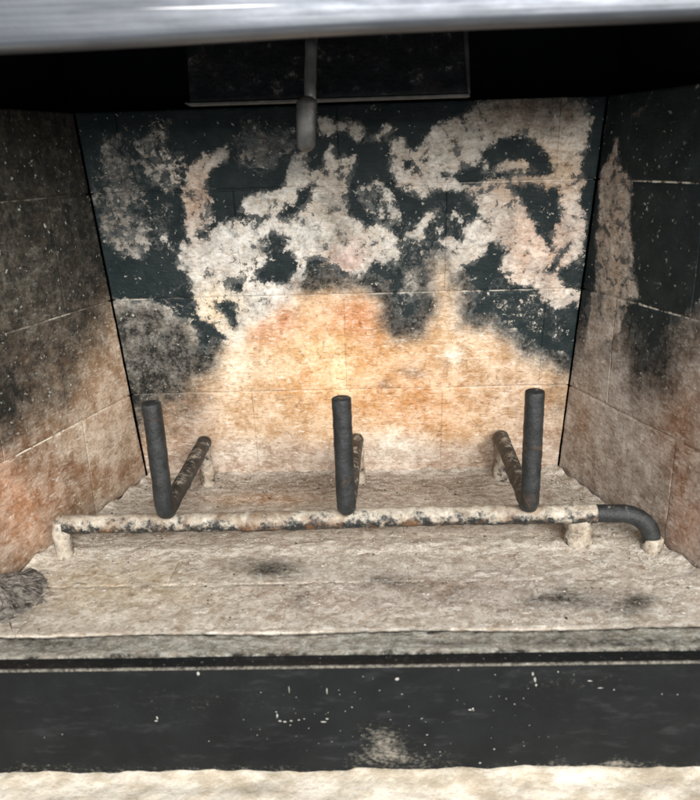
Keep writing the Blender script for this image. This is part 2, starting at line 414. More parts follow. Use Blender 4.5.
MAT_RAIL = iron('ash_crusted_rusty_iron', .62, .45)
MAT_FOOT = iron('ash_coated_iron', .80, .2)
MAT_DAMPER = iron('sooted_damper_steel', .30, .05, (.010, .010, .011))

def ash_mat():
    m, nt, b = new_mat('wood_ash'); g = N(nt); P = g.pos()
    n = g.noise(g.scale(P, (1, 1.9, 1)), 85, 5, .74, .4); n2 = g.noise(P, 480, 3, .75); n3 = g.noise(P, 26, 4, .65)
    at = g.node('ShaderNodeAttribute', attribute_name='stain').outputs['Color']
    a2 = g.node('ShaderNodeAttribute', attribute_name='soot')
    sp = g.node('ShaderNodeSeparateColor'); nt.links.new(a2.outputs['Color'], sp.inputs[0])
    st = g.noise(g.scale(P, (.35, 2.4, 1)), 60, 5, .7)
    c = g.mix(g.ramp(n, .36, .64), g.mix(1., at, (.62, .56, .50), 'MULTIPLY'), g.mix(.30, at, (.80, .77, .70)))
    c = g.mix(g.ramp(st, .54, .68, 0, .55), c, (.84, .80, .72))
    c = g.mix(g.ramp(st, .46, .34, 0, .50), c, (.33, .27, .22))
    c = g.mix(g.ramp(n3, .47, .68, 0, .40), c, (.42, .34, .28))
    c = g.mix(g.ramp(n2, .56, .68, 0, .6), c, (.88, .85, .77))
    c = g.mix(g.ramp(n2, .44, .32, 0, .65), c, (.17, .145, .12))
    f2 = g.noise(P, 150, 7, .75)
    fl = g.math('ADD', sp.outputs[1], g.math('MULTIPLY', g.math('SUBTRACT', f2, .48), g.math('MULTIPLY', sp.outputs[1], 4.0)), True)
    c = g.mix(fl, c, (.035, .032, .028))
    g.set(b, 'Base Color', c); g.set(b, 'Roughness', .97); g.set(b, 'Specular IOR Level', .1)
    g.set(b, 'Normal', g.bump(g.math('ADD', g.noise(P, 150, 4, .7), g.math('MULTIPLY', n2, .8)), .7, .0012)); return m
MAT_ASH = ash_mat()

def sill_mat():
    m, nt, b = new_mat('black_painted_steel'); g = N(nt); P = g.pos()
    a2 = g.node('ShaderNodeAttribute', attribute_name='dust_glint')
    sp = g.node('ShaderNodeSeparateColor'); nt.links.new(a2.outputs['Color'], sp.inputs[0])
    dust_glint = sp.outputs[0]
    n = g.noise(P, 30, 6, .6); n2 = g.noise(g.scale(P, (1, 1, 1.6)), 260, 7, .75); n3 = g.noise(g.scale(P, (.35, 1, 1.2)), 90, 6, .7)
    c = g.mix(g.ramp(n, .3, .7), (.0055, .0070, .0080), (.0092, .0112, .0124))
    dm = g.math('ADD', dust_glint, g.math('MULTIPLY', g.math('SUBTRACT', n2, .52), 2.2))
    c = g.mix(g.ramp(dm, .25, 1.15, 0, .75), c, (.34, .31, .26))
    c = g.mix(g.ramp(n3, .52, .75, 0, .05), c, (.26, .27, .28))
    v = g.voro(P, 140); vc = g.voro(P, 140, 'F1', 'Color')
    s2 = g.node('ShaderNodeSeparateColor'); nt.links.new(vc, s2.inputs[0])
    spk = g.math('MULTIPLY', g.ramp(g.math('ADD', v, g.math('MULTIPLY', n2, .22)), .17, .22, 1, 0), g.ramp(s2.outputs[0], .925, .945))
    v5 = g.voro(P, 380); vc5 = g.voro(P, 380, 'F1', 'Color')
    s5 = g.node('ShaderNodeSeparateColor'); nt.links.new(vc5, s5.inputs[0])
    spk2 = g.math('MULTIPLY', g.ramp(v5, .18, .28, .6, 0), g.ramp(s5.outputs[1], .90, .94))
    c = g.mix(g.math('MULTIPLY', g.math('MAXIMUM', spk, spk2), .55), c, (.45, .43, .39))
    g.set(b, 'Base Color', c); g.set(b, 'Roughness', g.ramp(dm, .3, .9, .40, .95)); g.set(b, 'Specular IOR Level', .16)
    g.set(b, 'Normal', g.bump(n2, .25, .0006)); return m
MAT_SILL = sill_mat()

def steel_mat():
    m, nt, b = new_mat('worn_brushed_steel'); g = N(nt); P = g.pos()
    br = g.noise(g.scale(P, (6, 60, 420)), 1.0, 5, .6); n = g.noise(g.scale(P, (9, 20, 40)), 1.0, 6, .65)
    n2 = g.noise(P, 240, 5, .7)
    c = g.mix(g.ramp(n, .35, .7), (.165, .178, .202), (.085, .093, .108))
    c = g.mix(g.ramp(br, .4, .75, 0, .35), c, (.27, .28, .30))
    sc = g.node('ShaderNodeMapping'); g.set(sc, 0, P); g.set(sc, 2, (0, .22, 0)); g.set(sc, 3, (3, 60, 330))
    s = g.noise(sc.outputs[0], 1.0, 2, .5, .4)
    scr = g.ramp(s, .70, .74, 0, .7); c = g.mix(scr, c, (.62, .62, .62))
    smu = g.ramp(g.noise(g.scale(P, (14, 14, 30)), 1., 5, .6), .62, .80, 0, .5); c = g.mix(smu, c, (.10, .10, .105))
    g.set(b, 'Base Color', c); g.set(b, 'Metallic', .85); g.set(b, 'Roughness', g.ramp(n, .3, .7, .34, .55))
    g.set(b, 'Normal', g.bump(g.math('ADD', br, g.math('MULTIPLY', n2, .3)), .30, .0006)); return m
MAT_STEEL = steel_mat()

def hearth_mat():
    m, nt, b = new_mat('pale_hearth_stone'); g = N(nt); P = g.pos()
    n = g.noise(g.scale(P, (1, 1.6, 1)), 34, 5, .7); n2 = g.noise(P, 300, 4, .75); n3 = g.noise(P, 90, 6, .7, 1.)
    c = g.mix(g.ramp(n, .34, .66), (.86, .79, .67), (.52, .44, .33))
    c = g.mix(g.ramp(n3, .55, .72, 0, .55), c, (.80, .75, .65)); c = g.mix(g.ramp(n2, .55, .72, 0, .45), c, (.30, .25, .20))
    g.set(b, 'Base Color', c); g.set(b, 'Roughness', .92); g.set(b, 'Specular IOR Level', .2)
    g.set(b, 'Normal', g.bump(g.math('ADD', n, g.math('MULTIPLY', n2, .7)), .6, .0018)); return m
MAT_HEARTH = hearth_mat()

# ------------------------------------------------------------------ mesh helpers
def link(name, verts, faces, mat, parent=None, smooth_=True):
    me = bpy.data.meshes.new(name)
    me.from_pydata([tuple(v) for v in verts], [], faces); me.validate(); me.update()
    if mat: me.materials.append(mat)
    if smooth_: me.polygons.foreach_set('use_smooth', [True]*len(me.polygons))
    o = bpy.data.objects.new(name, me); scene.collection.objects.link(o)
    if parent: o.parent = parent
    return o
def tag(o, label=None, cat=None, group=None, kind=None):
    if label: o['label'] = label
    if cat: o['category'] = cat
    if group: o['group'] = group
    if kind: o['kind'] = kind
    return o
def empty(name, loc):
    o = bpy.data.objects.new(name, None); scene.collection.objects.link(o); o.location = loc
    o.empty_display_size = .02; return o
def attr(o, name, arr):
    a = o.data.color_attributes.new(name, 'FLOAT_COLOR', 'POINT')
    d = np.ones((len(o.data.vertices), 4), np.float32); d[:, :arr.shape[1]] = arr
    a.data.foreach_set('color', d.ravel())
def stain(o, col, bare, film, pale=None):
    attr(o, 'stain', np.asarray(col).reshape(-1, 3))
    attr(o, 'soot', np.stack([bare.ravel(), film.ravel(), np.zeros(bare.size) if pale is None else pale.ravel()], 1))
def boxes(name, bs, mat, parent=None):
    V, F = [], []
    for (x0, x1, y0, y1, z0, z1) in bs:
        k = len(V)
        V += [(x, y, z) for z in (z0, z1) for y in (y0, y1) for x in (x0, x1)]
        F += [tuple(k+i for i in f) for f in ((0,2,3,1),(4,5,7,6),(0,1,5,4),(2,6,7,3),(0,4,6,2),(1,3,7,5))]
    return link(name, V, F, mat, parent, False)

def brick(wall, corners, paint, parent, step=.0032, gap=.0008, gapv=.0002, depth=.022, seed=0, relief=.0007):
    """one scored brick of a wall: its own slab, rounded arrises, slightly uneven face. corners: (a,b) x4 ccw"""
    C = np.array(corners, float); cen = C.mean(0)
    L1 = np.linalg.norm(C[1]-C[0]); L2 = np.linalg.norm(C[3]-C[0])
    nu = max(3, int(L1/step)); nv = max(3, int(L2/step))
    def knots(n, L, gap_):
        k = np.linspace(0, 1, n+1); g = gap_/L; e = .0022/L
        k = g + k*(1-2*g); return np.concatenate([[k[0], k[0]+e*.45], k[1:-1], [k[-1]-e*.45, k[-1]]])
    U, Vv = np.meshgrid(knots(nu, L1, gapv), knots(nv, L2, gap), indexing='xy')
    A = (1-U)*(1-Vv)*C[0,0]+U*(1-Vv)*C[1,0]+U*Vv*C[2,0]+(1-U)*Vv*C[3,0]
    B = (1-U)*(1-Vv)*C[0,1]+U*(1-Vv)*C[1,1]+U*Vv*C[2,1]+(1-U)*Vv*C[3,1]
    D = np.zeros(A.shape)
    rs = random.uniform(-.0003, .0003)
    for j in range(A.shape[0]):
        for i in range(A.shape[1]):
            D[j, i] = mnoise.fractal((A[j,i]*45, B[j,i]*45, seed), 1.0, 2.0, 4)*relief + rs
    edge = np.zeros(A.shape, bool); edge[0] = edge[-1] = True; edge[:, 0] = edge[:, -1] = True
    D[:, 0] -= .00015; D[:, -1] -= .00015; D[0] -= .0005; D[-1] -= .0005
    P3 = wall.to3(A, B, D).reshape(-1, 3)
    ny, nx = A.shape; F = []
    for j in range(ny-1):
        for i in range(nx-1):
            k = j*nx+i; F.append((k, k+1, k+nx+1, k+nx))
    rim = [i for i in range(nx)] + [j*nx+nx-1 for j in range(1, ny)] + [(ny-1)*nx+i for i in range(nx-2, -1, -1)] + [j*nx for j in range(ny-2, 0, -1)]
    k0 = len(P3); back = P3[rim] - wall.n*depth
    V = np.vstack([P3, back]); m = len(rim)
    for i in range(m):
        F.append((rim[(i+1) % m], rim[i], k0+i, k0+(i+1) % m))
    F.append(tuple(k0+i for i in range(m))[::-1])
    o = link('brick', V, F, MAT_REF, parent)
    col, bare, film = paint(A, B); col = col*random.uniform(.90, 1.06)
    ii = np.array(rim)
    stain(o, np.vstack([col.reshape(-1,3), col.reshape(-1,3)[ii]]),
          np.concatenate([bare.ravel(), bare.ravel()[ii]]), np.concatenate([film.ravel(), film.ravel()[ii]]))
    return o

def bed(name, wall, corners, paint, pale=None, step=.0026):
    """the sheet of joint filler that shows between the bricks of one wall"""
    C = np.array(corners, float)
    nu = int(np.linalg.norm(C[1]-C[0])/step); nv = int(np.linalg.norm(C[3]-C[0])/step)
    U, Vv = np.meshgrid(np.linspace(0, 1, nu+1), np.linspace(0, 1, nv+1), indexing='xy')
    A = (1-U)*(1-Vv)*C[0,0]+U*(1-Vv)*C[1,0]+U*Vv*C[2,0]+(1-U)*Vv*C[3,0]
    B = (1-U)*(1-Vv)*C[0,1]+U*(1-Vv)*C[1,1]+U*Vv*C[2,1]+(1-U)*Vv*C[3,1]
    nx = nu+1; F = [(j*nx+i, j*nx+i+1, (j+1)*nx+i+1, (j+1)*nx+i) for j in range(nv) for i in range(nu)]
    o = link(name, wall.to3(A, B, np.full(A.shape, -.0008)).reshape(-1, 3), F, MAT_REF)
    col, bare, film = paint(A, B)
    p = np.zeros(A.shape)
    for e, k in (pale or []): p = np.maximum(p, k*ell_mask(wall, e, A, B))
    stain(o, col, bare, film, p); return tag(o, kind='structure')
ROWZ = [0.0, Z1, Z1+DZ, Z1+2*DZ, HTOP]
def clip_rows(a0, a1, joints):
    js = [j for j in joints if a0+.02 < j < a1-.02]
    e = [a0]+js+[a1]; return list(zip(e[:-1], e[1:]))

# ------------------------------------------------------------------ back wall
eT = HW+TL*HTOP*TT-.003
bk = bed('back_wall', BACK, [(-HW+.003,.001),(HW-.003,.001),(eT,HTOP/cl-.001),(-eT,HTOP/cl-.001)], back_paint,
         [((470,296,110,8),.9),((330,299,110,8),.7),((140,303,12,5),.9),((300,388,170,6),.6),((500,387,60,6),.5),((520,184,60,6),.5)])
BL = .2165
jA = BACK.px(338, 150)[0]; jB = jA + BL/2
for r in range(4):
    b0, b1 = ROWZ[r]/cl, ROWZ[r+1]/cl
    e0, e1 = HW + TL*ROWZ[r]*TT - .0004, HW + TL*ROWZ[r+1]*TT - .0004
    off = jA if r in (1, 3) else jB
    for s0, s1 in clip_rows(-e0, e0, [off+k*BL for k in range(-3, 4)]):
        c0 = -e1 if s0 == -e0 else s0; c1 = e1 if s1 == e0 else s1
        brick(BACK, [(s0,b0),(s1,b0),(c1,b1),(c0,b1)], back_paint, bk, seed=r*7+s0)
# ------------------------------------------------------------------ side walls
FY = .318/ct
PALE = {-1: [((36,443,46,26),3.0),((98,408,14,8),.8),((60,320,50,12),.55),((20,196,30,8),.3)],
         1: [((668,185,34,7),2.2),((662,310,34,12),2.0),((670,432,30,12),.5),((582,392,10,6),.5)]}
def side_wall(name, W, sgn, paint, offs):
    q0, q1 = .0055/ct, (TL*HTOP+.0055)/ct
    cc = [(-FY,.001),(-q0,.001),(-q1,HTOP-.001),(-FY,HTOP-.001)] if sgn < 0 else [(q0,.001),(FY,.001),(FY,HTOP-.001),(q1,HTOP-.001)]
    w = bed(name, W, cc, paint, PALE[sgn])
    for r in range(4):
        z0, z1 = ROWZ[r], ROWZ[r+1]
        # the back wall leans forward, so each course starts a little further out
        g0, g1 = (TL*z0+.0018)/ct, (TL*z1+.0018)/ct
        for s0, s1 in clip_rows(g0, FY, [offs[r % 2]+k*BL for k in range(0, 3)]):
            c0, c1 = (g1 if s0 == g0 else s0), s1
            if sgn > 0: q = [(s0,z0),(s1,z0),(c1,z1),(c0,z1)]
            else:       q = [(-s1,z0),(-s0,z0),(-c0,z1),(-c1,z1)]
            brick(W, q, paint, w, seed=r*5+s0+sgn*9)
    return w
side_wall('wall_left', LEFT, -1, left_paint, (.10, .21))
side_wall('wall_right', RIGHT, 1, right_paint, (.19, .085))

# ------------------------------------------------------------------ firebox floor of scored bricks under ash
fl = bed('floor', FLOOR, [(-side_x(FRONT)+.003,FRONT+.001),(side_x(FRONT)-.003,FRONT+.001),(HW-.003,-.004),(-HW+.003,-.004)], floor_paint, None, .004)
ROWY = [FRONT, -.235, -.1235, -.003]
for r in range(3):
    y0, y1 = ROWY[r], ROWY[r+1]
    e0, e1 = side_x(y0)-.004, side_x(y1)-.004
    for s0, s1 in clip_rows(-e0, e0, [(0.055 if r % 2 else -.052)+k*BL for k in range(-2, 3)]):
        c0 = -e1 if s0 == -e0 else s0; c1 = e1 if s1 == e0 else s1
        brick(FLOOR, [(s0,y0),(s1,y0),(c1,y1),(c0,y1)], floor_paint, fl, step=.004, seed=r*3+s0, relief=.0008)

# ------------------------------------------------------------------ closed sheet metal shell round the firebox added to stop light leaks and keep the throat dark
V = []; F = []
prof = [(-.36,-.345),(-.29,.03),(.29,.03),(.36,-.345)]
def sheet(pts, t=.0): 
    k = len(V); V.extend(pts); F.append(tuple(range(k, k+len(pts))))
for (xa, ya), (xb, yb) in zip(prof[:-1], prof[1:]):
    sheet([(xa,ya,-.13),(xb,yb,-.13),(xb,yb,.80),(xa,ya,.80)])
sheet([(x, y, .80) for x, y in prof])
sheet([(-.36,-.345,.46),(.36,-.345,.46),(.36,-.345,.80),(-.36,-.345,.80)])
shell = link('added_firebox_shell', V, F, MAT_VOID, None, False); tag(shell, kind='structure')
md = shell.modifiers.new('thickness', 'SOLIDIFY'); md.thickness = .003; md.offset = 0

# ------------------------------------------------------------------ hearth
ZH = float(on_y(350, 769, SILLY)[2]) - .002
def grid(x0, x1, y0, y1, step, hf):
    nx = int((x1-x0)/step)+1; ny = int((y1-y0)/step)+1
    X, Y = np.meshgrid(np.linspace(x0, x1, nx), np.linspace(y0, y1, ny), indexing='xy')
    Z = np.array([hf(x, y) for x, y in zip(X.ravel(), Y.ravel())])
    F = [(j*nx+i, j*nx+i+1, (j+1)*nx+i+1, (j+1)*nx+i) for j in range(ny-1) for i in range(nx-1)]
    return np.stack([X.ravel(), Y.ravel(), Z], 1), F, X, Y
def hearth_h(x, y):
    h = mnoise.fractal((x*22, y*30, 1.), .9, 2., 6)*.0022 + mnoise.fractal((x*120, y*120, 4.), .9, 2., 4)*.0007
    return ZH + h + .003*math.exp(-(y-SILLY)**2/.00006)*(0.6+mnoise.noise((x*40, 0, 3)))
hv, hf_, _, _ = grid(-.55, .55, -.62, SILLY+.004, .004, hearth_h)
nh = len(hv)
h = link('hearth', np.vstack([hv, [(-.55,-.62,ZH-.06),(.55,-.62,ZH-.06),(.55,SILLY+.004,ZH-.06),(-.55,SILLY+.004,ZH-.06)]]), hf_+[(nh,nh+3,nh+2,nh+1)], MAT_HEARTH)
tag(h, kind='structure')

# ------------------------------------------------------------------ black steel sill
sill = tag(empty('sill', (0, SILLY, ZH)), 'wide black painted steel sill with pale scuffs across the fireplace front', 'sill')
sill_loc = np.array([0, SILLY, ZH])
def sub(pts): return np.asarray(pts) - sill_loc
ZL = float(on_y(350, 666, SILLY)[2])              # height of the sill's front lip
YF = float(on_z(350, 655, ZL)[1])                 # where the flange meets the ash ledge
def paint_dust(A, B):
    A, B = warp(A, B, .006, 40, 6.)
    d = .62*ell_mask(SILL, (385,742,28,18), A, B) + .5*ell_mask(SILL, (400,758,60,8), A, B)
    d += .32*smooth(1-(B-ZH)/.010)
    d += .5*ell_mask(SILL, (600,764,60,6), A, B)+.3*ell_mask(SILL, (60,766,80,5), A, B) + .25*ell_mask(SILL, (560,680,80,12), A, B) + .18*ell_mask(SILL, (200,700,120,20), A, B)
    return np.clip(d, 0, 1)
xs = np.linspace(-.46, .46, 231)
prof2 = [(SILLY, ZH-.004)] + [(SILLY, ZH + (ZL-.0018-ZH)*k/26) for k in range(1, 27)]
prof2 += [(SILLY-.0006, ZL-.0014), (SILLY-.0009, ZL-.0005), (SILLY-.0006, ZL+.0002), (SILLY+.0002, ZL+.0004)]
flange0 = len(prof2)
prof2 += [(SILLY+.0012, ZL+.0002), (SILLY+.003, ZL), (SILLY+.007, ZL-.0002), (YF, ZL)]
def strip(name, pr, mat, dust_glint, parent, jitter=0.0):
    V = [(x, y, z) for (y, z) in pr for x in xs]; n = len(xs)
    F = [(j*n+i, j*n+i+1, (j+1)*n+i+1, (j+1)*n+i) for j in range(len(pr)-1) for i in range(n-1)]
    o = link(name, sub(V), F, mat, parent)
    v = np.array(V); attr(o, 'dust_glint', np.repeat(dust_glint(v[:,0].reshape(-1,n), v[:,2].reshape(-1,n)).reshape(-1,1), 3, 1)); return o
strip('face', prof2[:27], MAT_SILL, paint_dust, sill)
strip('lip', prof2[26:flange0+1], MAT_SILL, lambda A, B: np.full(A.shape, .72), sill)  # bright edge highlight of the lip painted in as a pale coat
strip('flange', prof2[flange0:], MAT_SILL, lambda A, B: np.full(A.shape, .20), sill)
# rough ash-clogged ledge between floor and flange
def ledge_h(x, y):
    t = (y-YF)/(FRONT-YF)
    return ZL*(1-t) + .001 + .0009*mnoise.fractal((x*110, y*200, 2.), .9, 2., 5) - .003*(t > .92) - .002*(t < .05) + .001*math.sin(x*31)
lv, lf, LX, LY = grid(-.345, .345, YF-.0005, FRONT-.0003, .0026, ledge_h)
led = link('ledge', sub(lv), lf, MAT_ASH, sill)
led['label'] = 'grey ledge caked with ash'
lw = warp(LX, LY, .004, 60, 4.)
lt = (lw[1]-YF)/(FRONT-YF)
lc = np.zeros(LX.shape+(3,)); lc[:] = lin((160,161,150))
lfilm = .22 + .7*smooth((lt-.80)/.15) + .6*smooth((.07-lt)/.06)  # darkness of the edge grooves painted into the ledge colour
for e in ((50,645,60,8),(560,642,70,7),(440,646,40,4),(650,646,60,5)): lfilm = lfilm + .40*ell_mask(FLOOR, e, LX, LY)
stain(led, lc, np.full(LX.shape, 1.), np.clip(lfilm, 0, .9))
# paint scuffs on the face, thin raised chips
def scuffs():
    V, F = [], []
    def chip(u, v, w, h):
        c = on_y(u, v, SILLY-.0005); k = len(V); n = random.randint(5, 8)
        for i in range(n):
            a = 2*math.pi*i/n; r = random.uniform(.6, 1.25)
            V.append((c[0]+math.cos(a)*w*r*.0006, SILLY-.0004, c[2]+math.sin(a)*h*r*.0006))
        V.append((c[0], SILLY-.0008, c[2]))
        for i in range(n): F.append((k+i, k+(i+1) % n, k+n))
    for u, v, w, h in ((276,712,1.2,1),(277,716,1.3,4),(280,721,2.4,1.4),(285,722,2.2,1.2),(291,721,2.6,1.3),(299,720,1.6,1.1),(304,719,1.4,1),(324,722,4,1.3),(327,719,2,1.2),
                       (157,718,1.3,3),(156,721,2,1.2),(198,674,2,3),(289,690,.6,6),(327,692,.8,5),(535,680,1.6,4),(533,674,1.2,3),(527,664,2.4,1),(536,685,1.4,2.4),(470,710,2,1.4),(473,709,1.6,1.6),
                       (600,688,4,.7),(590,681,3,.7),(427,735,1.6,1),(425,745,1.4,1),(480,763,1.6,1.6),(440,752,1,1),(397,679,2.5,2),(558,672,1.2,1.6),(662,694,1,1),(614,690,1,1)):
        chip(u, v, w, h)
    for k in range(70):
        u = random.uniform(250, 560) if k < 80 else random.uniform(0, 700); v = random.triangular(672, 764, 745)
        s = random.uniform(.3, .8); chip(u, v, s*random.uniform(.8, 1.6), s)
    return V, F
sv, sf = scuffs()
so = link('paint_scuffs', sub(sv), sf, simple('pale_scuff', (.40,.39,.36), .9, .2), sill, False); so['kind'] = 'stuff'

# ------------------------------------------------------------------ brushed steel lintel
YLN = -.362
lz = lambda x: float(np.interp(x, [-.2, .22], [on_y(0, 51, YLN)[2], on_y(700, 16, YLN)[2]]))
lint = tag(empty('lintel', (0, YLN, 0)), 'scratched brushed steel lintel across the top of the opening', 'lintel')
pl = [(0, .16), (0, .10), (-.001, .06), (-.0012, .03), (-.0008, .012)]
pl += [(.006-.0068*math.cos(a), .006-.006*math.sin(a)) for a in np.linspace(0.15, math.pi/2, 8)] + [(.011, .0)]
xl = np.linspace(-.46, .46, 93); n = len(xl)
Z0 = np.array([lz(0) + (lz(.22)-lz(-.2))/.42*x for x in xl])
def lsheet(name, pr, off, mat):
    V = [(x, y+off, Z0[i]+z + .0006*math.sin(x*17+1)) for (y, z) in pr for i, x in enumerate(xl)]
    F = [(j*n+i, (j+1)*n+i, (j+1)*n+i+1, j*n+i+1) for j in range(len(pr)-1) for i in range(n-1)]
    o = link(name, V, F, mat, lint); m_ = o.modifiers.new('thickness', 'SOLIDIFY'); m_.thickness = .0015; m_.offset = -1; return o
lsheet('face', pl, 0, MAT_STEEL)
lsheet('return_flange', [(.0112, -.0002), (.0145, .0), (.0150, .02)], 0, MAT_VOID)

# side posts that carry the lintel (just outside the picture)
for s in (-1, 1):
    x0, x1 = sorted((s*.352, s*.46))
    p = boxes('jamb', [(x0, x1, YLN+.016, -.325, ZH-.004, lz(0)+.16)], MAT_SILL); p.name = 'jamb_left' if s < 0 else 'jamb_right'
    tag(p, kind='structure')

# ------------------------------------------------------------------ tubes
def tube(name, pts, rads, mat, parent, loc, seg=20, sub_=6, rough=.0004, seed=1.0, freq=90):
    """round bar through pts; caps rounded; surface slightly pitted"""
    pts = [Vector(p) for p in pts]; R = list(rads) if hasattr(rads, '__len__') else [rads]*len(pts)
    Q, RR = [], []
    for i in range(len(pts)-1):
        m_ = max(1, int((pts[i+1]-pts[i]).length/.0035))
        for k in range(m_):
            t = k/m_; Q.append(pts[i].lerp(pts[i+1], t)); RR.append(R[i]*(1-t)+R[i+1]*t)
    Q.append(pts[-1]); RR.append(R[-1])
    def cap(Q, RR):                            # bevelled end
        d = (Q[0]-Q[1]).normalized(); r = RR[0]
        return [Q[0]+d*r*.12, Q[0]+d*r*.11, Q[0]+d*r*.05], [r*.78, r*.88, r*.97]
    a, ra = cap(Q, RR); b_, rb = cap(Q[::-1], RR[::-1])
    Q = a+Q+b_[::-1]; RR = ra+RR+rb[::-1]
    V, F = [], []; N_ = len(Q)
    t0 = (Q[4]-Q[3]).normalized(); up = Vector((0,0,1)) if abs(t0.z) < .8 else Vector((0,1,0))
    nrm = (up - t0*up.dot(t0)).normalized()
    for i in range(N_):
        t = (Q[min(i+1, N_-1)]-Q[max(i-1, 0)]).normalized()
        nrm = (nrm - t*nrm.dot(t)).normalized(); bi = t.cross(nrm)
        for k in range(seg):
            an = 2*math.pi*k/seg; d = nrm*math.cos(an)+bi*math.sin(an); p = Q[i]+d*RR[i]
            p = p + d*rough*mnoise.fractal((p.x*freq+seed, p.y*freq, p.z*freq), .9, 2., 4)
            V.append(p - Vector(loc))
    for i in range(N_-1):
        for k in range(seg):
            F.append((i*seg+k, i*seg+(k+1) % seg, (i+1)*seg+(k+1) % seg, (i+1)*seg+k))
    F.append(tuple(range(seg))[::-1]); F.append(tuple((N_-1)*seg+k for k in range(seg)))
    return link(name, V, F, mat, parent)

# ------------------------------------------------------------------ damper plate and its handle
YD = -.170
dl, dr = on_y(190, 106, YD), on_y(470, 97, YD)
dm = tag(empty('damper', (0, YD, dl[2])), 'sooty damper plate with hanging pull handle under the dark throat', 'damper')
L0 = np.array([0, YD, dl[2]])
def quadbox(name, a, b, thick, zt, mat, lean=0.0):
    V = []
    for dy in (0, thick):
        V += [(a[0], a[1]+dy, a[2]), (b[0], b[1]+dy, b[2]), (b[0]-.001, b[1]+dy+lean, b[2]+zt), (a[0]-.004, a[1]+dy+lean, a[2]+zt)]
    F = [(0,1,2,3),(7,6,5,4),(0,4,5,1),(1,5,6,2),(2,6,7,3),(3,7,4,0)]
    o = link(name, np.array(V)-L0, F, mat, dm, False)
    bv = o.modifiers.new('bevel', 'BEVEL'); bv.width = .0006; bv.segments = 2; return o
quadbox('plate', dl+np.array([0,0,.0032]), dr+np.array([0,0,.0032]), .003, .10, MAT_DAMPER, .035)
MAT_LIP = iron('pale_lit_edge_steel', .25, .1, (.045,.044,.041))
quadbox('bottom_lip', dl+np.array([0,-.004,0]), dr+np.array([0,-.004,0]), .012, .0022, MAT_LIP)
quadbox('side_lip', dr+np.array([-.0022,-.003,.0024]), dr+np.array([0,-.003,.0024]), .004, .09, MAT_LIP, .0315)  # lit edge of the plate painted in as a paler strip
MAT_HND = simple('worn_grey_steel', (.11,.108,.102), .5, .5, .5, .45, 90, .4)
YH = YD-.020
h0, h1, h2, h3 = on_y(311, 46, YH+.012), on_y(310, 98, YH), on_y(307, 96, YH-.004), on_y(306, 152, YH-.004)
rod = tube('pull_rod', [h0+np.array([0,.02,.012]), h0, h1], .0046, simple('rubbed_steel_rod', (.34,.33,.31), .5, .5, .4, .35, 90, .4), dm, L0, 14)
# flat strap grip
g0 = np.array(h2); g1 = np.array(h3)
V, F = [], []; nseg = 30; ns = 18
for i in range(nseg+1):
    t = i/nseg; c = g0*(1-t)+g1*t
    e = min(1.0, math.sqrt(max(0.0, min(t, 1-t)*9+.08)))
    w = (.0082-.0010*t)*e; th_ = .0042*e
    c = c + np.array([0, -.004*math.sin(t*math.pi), 0])
    for k in range(ns):
        a = 2*math.pi*k/ns; ca, sa = math.cos(a), math.sin(a)
        V.append(c + np.array([w*math.copysign(abs(ca)**.7, ca), th_*math.copysign(abs(sa)**.7, sa), 0]) - L0)
for i in range(nseg):
    for k in range(ns): F.append((i*ns+k, i*ns+(k+1) % ns, (i+1)*ns+(k+1) % ns, (i+1)*ns+k))
F.append(tuple(range(ns))[::-1]); F.append(tuple(nseg*ns+k for k in range(ns)))
link('grip', V, F, MAT_HND, rod)
# side brackets that hang the plate from the throat
for s in (dl[0]+.006, dr[0]-.006):
    boxes('hanger', [(s-.004, s+.004, YD+.040, YD+.044, .085, .80-dl[2]-.002)], MAT_VOID, dm).location = (0, -YD, 0)

# ------------------------------------------------------------------ fire grate
GR = .0085
YR = -.178; ZR = .034
gl, gr_ = on_y(52, 507, YR), on_y(606, 500, YR)
gloc = np.array([0, YR, 0.0])
grate = tag(empty('fire_grate', gloc), 'rusty iron fire grate with three upright prongs on the ashy firebox floor', 'grate')
xr = float(on_z(643, 540, 0.0)[0]); xlft = float(gl[0])
def arc(c, r, a0, a1, n_=7): return [(c[0]+r*math.cos(a), c[1], c[2]+r*math.sin(a)) for a in np.linspace(a0, a1, n_)]
xel = float(on_y(596, 497, YR)[0])
sag = lambda x: ZR + .0012*math.sin(x*9)
rail_pts = [(x, YR+.001*math.sin(x*23), sag(x)) for x in np.linspace(xlft+.004, xel, 40)]
rail = tube('rail', rail_pts, [GR*(1.08+.10*mnoise.noise((x[0]*40, 3, 1))) for x in rail_pts], MAT_RAIL, grate, gloc, 24, rough=.0013, freq=110)
rb = .026
zc = sag(xel)
el = [(xel+.0008, YR, zc), (xr-rb, YR-.004, zc+.001)] + [(p[0], YR-.004-.006*i_/6, p[2]) for i_, p in enumerate(arc((xr-rb, YR, zc-rb+.001), rb, math.pi/2, 0.0))][1:]
el = el + [(xr+.001, YR-.010, .012)]
elb = tube('elbow', el, .0086, MAT_BAR, grate, gloc, 20, seed=5.)
tube('foot', [(xr+.001, YR-.010, .0130), (xr+.0012, YR-.011, .0004)], [.0088, .0098], MAT_FOOT, elb, gloc, 18, rough=.0016, seed=8.)
# left end turns straight down
tube('leg', [(xlft+.006, YR-.002, ZR+.003), (xlft+.0065, YR-.003, .018), (xlft+.0065, YR-.004, .0004)], [.0082, .0076, .0086], MAT_FOOT, grate, gloc, 18, rough=.0022, seed=3.)
